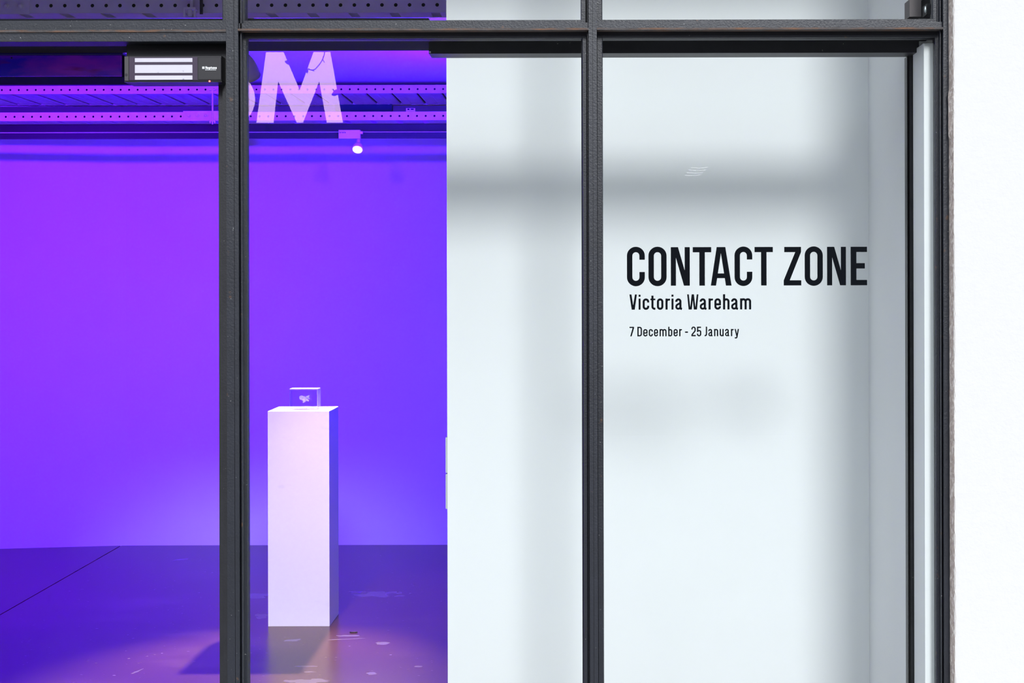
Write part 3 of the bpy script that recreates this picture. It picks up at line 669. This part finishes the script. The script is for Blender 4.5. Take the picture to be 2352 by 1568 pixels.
    if ch == 'a':
        wr_ = w - s * .25
        return (S(fillet([(h, .70 * XH), (h, XH + .01 * H - h), (wr_ - h, XH + .01 * H - h), (wr_ - h, .10 * XH), (w, h * .55)], [0, w / 2 - h, w / 2 - h, s * .3, 0]), s)
                + S(fillet([(wr_ - h, .60 * XH), (h, .40 * XH), (h, h - .012 * H), (wr_ - h, h - .012 * H), (wr_ - h, .34 * XH)], [0, .30 * w, w * .28, w * .36, 0]), s * .92))
    if ch == 'y': return [[(0, XH), (.29 * w, XH), (.66 * w, .02 * XH), (.40 * w, -.02 * XH)]] + S(fillet([(w - .14 * w, XH), (.52 * w, -.14 * XH), (.42 * w, h - .245 * H), (.05 * w, h - .235 * H)], [0, .2 * w, .2 * w, 0]), s * .96)
    if ch == '7': return rect(0, H - s * .92, w, H) + [[(w - s * 1.05, H - s * .5), (w, H - s * .9), (.47 * w, 0), (.16 * w, 0)]]
    if ch == '2': return S(fillet([(h, .70 * H), (h, H + .015 * H - h), (w - h, H + .015 * H - h), (w - h, .56 * H), (h, .17 * H), (h, h), (w, h)], [0, w / 2 - h, w / 2 - h, w * .35, w * .25, 0, 0]), s)
    if ch == '5': return S(fillet([(w * .95, H - h), (h * 1.2, H - h), (h * 1.1, .48 * H), (h * 1.2, .61 * H - h), (w - h, .64 * H - h), (w - h, h - .012 * H), (h, h - .012 * H), (h, .28 * H)][0:2], 0), s) + rect(h * .2, .44 * H, h * .2 + s, H) \
        + S(fillet([(h + .2 * h, .50 * H), (h * 1.6, .655 * H - h), (w - h, .655 * H - h), (w - h, h - .012 * H), (h, h - .012 * H), (h, .29 * H)], [0, w * .2, w / 2 - h, w / 2 - h, w / 2 - h, 0]), s)
    if ch == '-': return rect(0, .36 * H, w, .36 * H + s)
    return []
def lettering(label, y_base, unit, cap, xh, s, spec, ox, oy, d, name='vinyl_lettering', material='vinyl', cat='lettering', t=.0004, group=None, parent=None, ps=1.0):
    """spec: (char, x0, x1) in zoomed units; ox, oy: picture position of the zoom origin; unit: px per zoomed unit"""
    k = unit * d / F
    base = (X(ox + spec[0][1] * unit, d), d, Z(oy + y_base * unit, d))
    if parent is None:
        r = empty(name, base); tag(r, label, cat, group)
    else: r = parent
    for ch, a, b in spec:
        bm = bmesh.new()
        for qi, q in enumerate(glyph(ch, b - a, cap, xh, s)):
            t_ = t * (1 + .02 * qi)
            x0 = X(ox + a * unit, d) - r.location.x; z0 = Z(oy + y_base * unit, d) - r.location.z; y0 = d - r.location.y
            prism(bm, [(x0 + p[0] * k, z0 + p[1] * k) for p in q], y0 - t_, y0)
        obj('letter', bm, material, r)
    return r
DT = DGL - .0002
U = 300 / 2352
lettering('large black CONTACT ZONE lettering on the glass', 795, U, 694, 500, 98,
          [('C', 118, 440), ('O', 505, 832), ('N', 908, 1250), ('T', 1303, 1636), ('A', 1628, 2002), ('C', 2055, 2375),
           ('T', 142 + 2273.6, 472 + 2273.6), ('Z', 667 + 2273.6, 983 + 2273.6), ('O', 1045 + 2273.6, 1371 + 2273.6), ('N', 1448 + 2273.6, 1788 + 2273.6), ('E', 1873 + 2273.6, 2168 + 2273.6)], 1425, 555, DT)
lettering('medium black line of two words directly under the large title', 363, U, 275, 200, 39,
          [('V', 83, 218), ('i', 248, 284), ('c', 320, 440), ('t', 460, 550), ('o', 577, 695), ('r', 732, 815), ('i', 840, 877), ('a', 908, 1030),
           ('W', 1122, 1326), ('a', 1348, 1470), ('r', 1507, 1588), ('e', 1612, 1732), ('h', 1768, 1886), ('a', 1914, 2037), ('m', 2075, 2275)], 1435, 665, DT)
U3 = 280 / 2352
lettering('small black date line, lowest of the lettering', 274, U3, 186, 140, 26,
          [('7', 88, 178), ('D', 240, 330), ('e', 352, 438), ('c', 460, 540), ('e', 560, 640), ('m', 668, 805), ('b', 835, 915), ('e', 938, 1020), ('r', 1047, 1102),
           ('-', 1160, 1218), ('2', 1282, 1368), ('5', 1388, 1474), ('J', 1537, 1587), ('a', 1610, 1690), ('n', 1720, 1800), ('u', 1828, 1907), ('a', 1932, 2012), ('r', 2045, 2098), ('y', 2115, 2202)], 1435, 740, DT)
# maker's name on the lock cover
U4 = 300 / 2138
lettering('', 402, U4, 42, 30, 10, [('N', 1448, 1474), ('e', 1478, 1501), ('p', 1506, 1530), ('t', 1533, 1550), ('u', 1554, 1577), ('n', 1582, 1605), ('e', 1609, 1632)], 270, 100, LD - .0022, material='logo', parent=cv, t=.0003)
bm = bmesh.new()
for a in (1398, 1412, 1426): box(bm, X(270 + a * U4, LD), X(270 + (a + 9) * U4, LD), LD - .0025, LD - .0021, Z(100 + 402 * U4, LD), Z(100 + 364 * U4, LD))
o = obj('logo_mark', bm, 'logo', cv)
bm = bmesh.new()
for a in range(1446, 1628, 14): box(bm, X(270 + a * U4, LD), X(270 + (a + 9) * U4, LD), LD - .0025, LD - .0021, Z(100 + 424 * U4, LD), Z(100 + 414 * U4, LD))
obj('logo_line', bm, 'logo', cv)
# body parts of the lock were modelled in world coordinates; the letters in local ones
mi = Matrix.Translation(ml.location).inverted()
for ch in ml.children:
    if not ch.name.startswith('letter'): ch.matrix_parent_inverse = mi

# ---------------------------------------------------------------- lit sign across the street, mirrored in the glass
DS = 18.03                                   # optical distance by way of the glass
YS = 2 * (DGL + .003) - DS                   # where the sign stands
def SP(px, py): return (X(px, DS), Z(py, DS))
def zs(zx, zy): return SP(500 + zx / 3.92, zy / 3.92)
Mo = [(440, 463), (597, 463), (742, 805), (868, 463), (1018, 463), (1130, 1098), (985, 1098), (918, 725), (770, 1098), (715, 1098), (548, 725), (505, 1098), (352, 1098)]
mroot = obj('sign_letter', prism(bmesh.new(), [zs(*q) for q in Mo], YS - .06, YS), 'sign'); tag(mroot, 'lit pinkish letter M mirrored in the window glass', 'sign letter', 'lit sign letters across the street')
bm = bmesh.new(); cx_, cz_ = zs(98, 885); R_ = 242 / 3.92 * DS / F; r_ = R_ * .42; n = 40
for i in range(n):
    a0, a1 = 2 * math.pi * i / n, 2 * math.pi * (i + 1) / n
    prism(bm, [(cx_ + R_ * math.cos(a0), cz_ + R_ * math.sin(a0)), (cx_ + R_ * math.cos(a1), cz_ + R_ * math.sin(a1)), (cx_ + r_ * math.cos(a1), cz_ + r_ * math.sin(a1)), (cx_ + r_ * math.cos(a0), cz_ + r_ * math.sin(a0))], YS - .06, YS)
oroot = obj('sign_letter', bm, 'sign'); tag(oroot, 'lit round letter left of the M in the reflection', 'sign letter', 'lit sign letters across the street')
# ivy twig hanging over the letter
iv = empty('ivy_twig', (zs(960, 470)[0], YS + .03, zs(960, 470)[1])); tag(iv, 'thin ivy twig hanging in front of the lit sign', 'ivy')
def w3(zx, zy, dy=.03): a = zs(zx, zy); return (a[0], YS + dy, a[1])
bm = bmesh.new(); path = [(975, 440), (968, 490), (950, 540), (920, 585), (890, 618), (865, 630), (835, 624), (815, 620)]
for a, b in zip(path, path[1:]): tube(bm, w3(*a), w3(*b), .0055, 6)
for a, b in (((855, 628), (880, 640)), ((952, 530), (970, 560)), ((838, 624), (828, 614))): tube(bm, w3(*a), w3(*b), .004, 5)
obj('stem', bm, 'ivy', iv)
def leaf(pts):
    bm = bmesh.new(); prism(bm, [zs(*q) for q in pts], YS + .028, YS + .032); obj('leaf', bm, 'ivy', iv)
leaf([(800, 622), (820, 618), (824, 640), (815, 662), (806, 650), (798, 640)])
leaf([(613, 545), (632, 540), (652, 565), (648, 580), (628, 572), (612, 552)])
leaf([(1042, 800), (1060, 808), (1085, 800), (1096, 815), (1090, 850), (1060, 862), (1032, 856), (1040, 835), (1050, 822)])
adopt(iv)
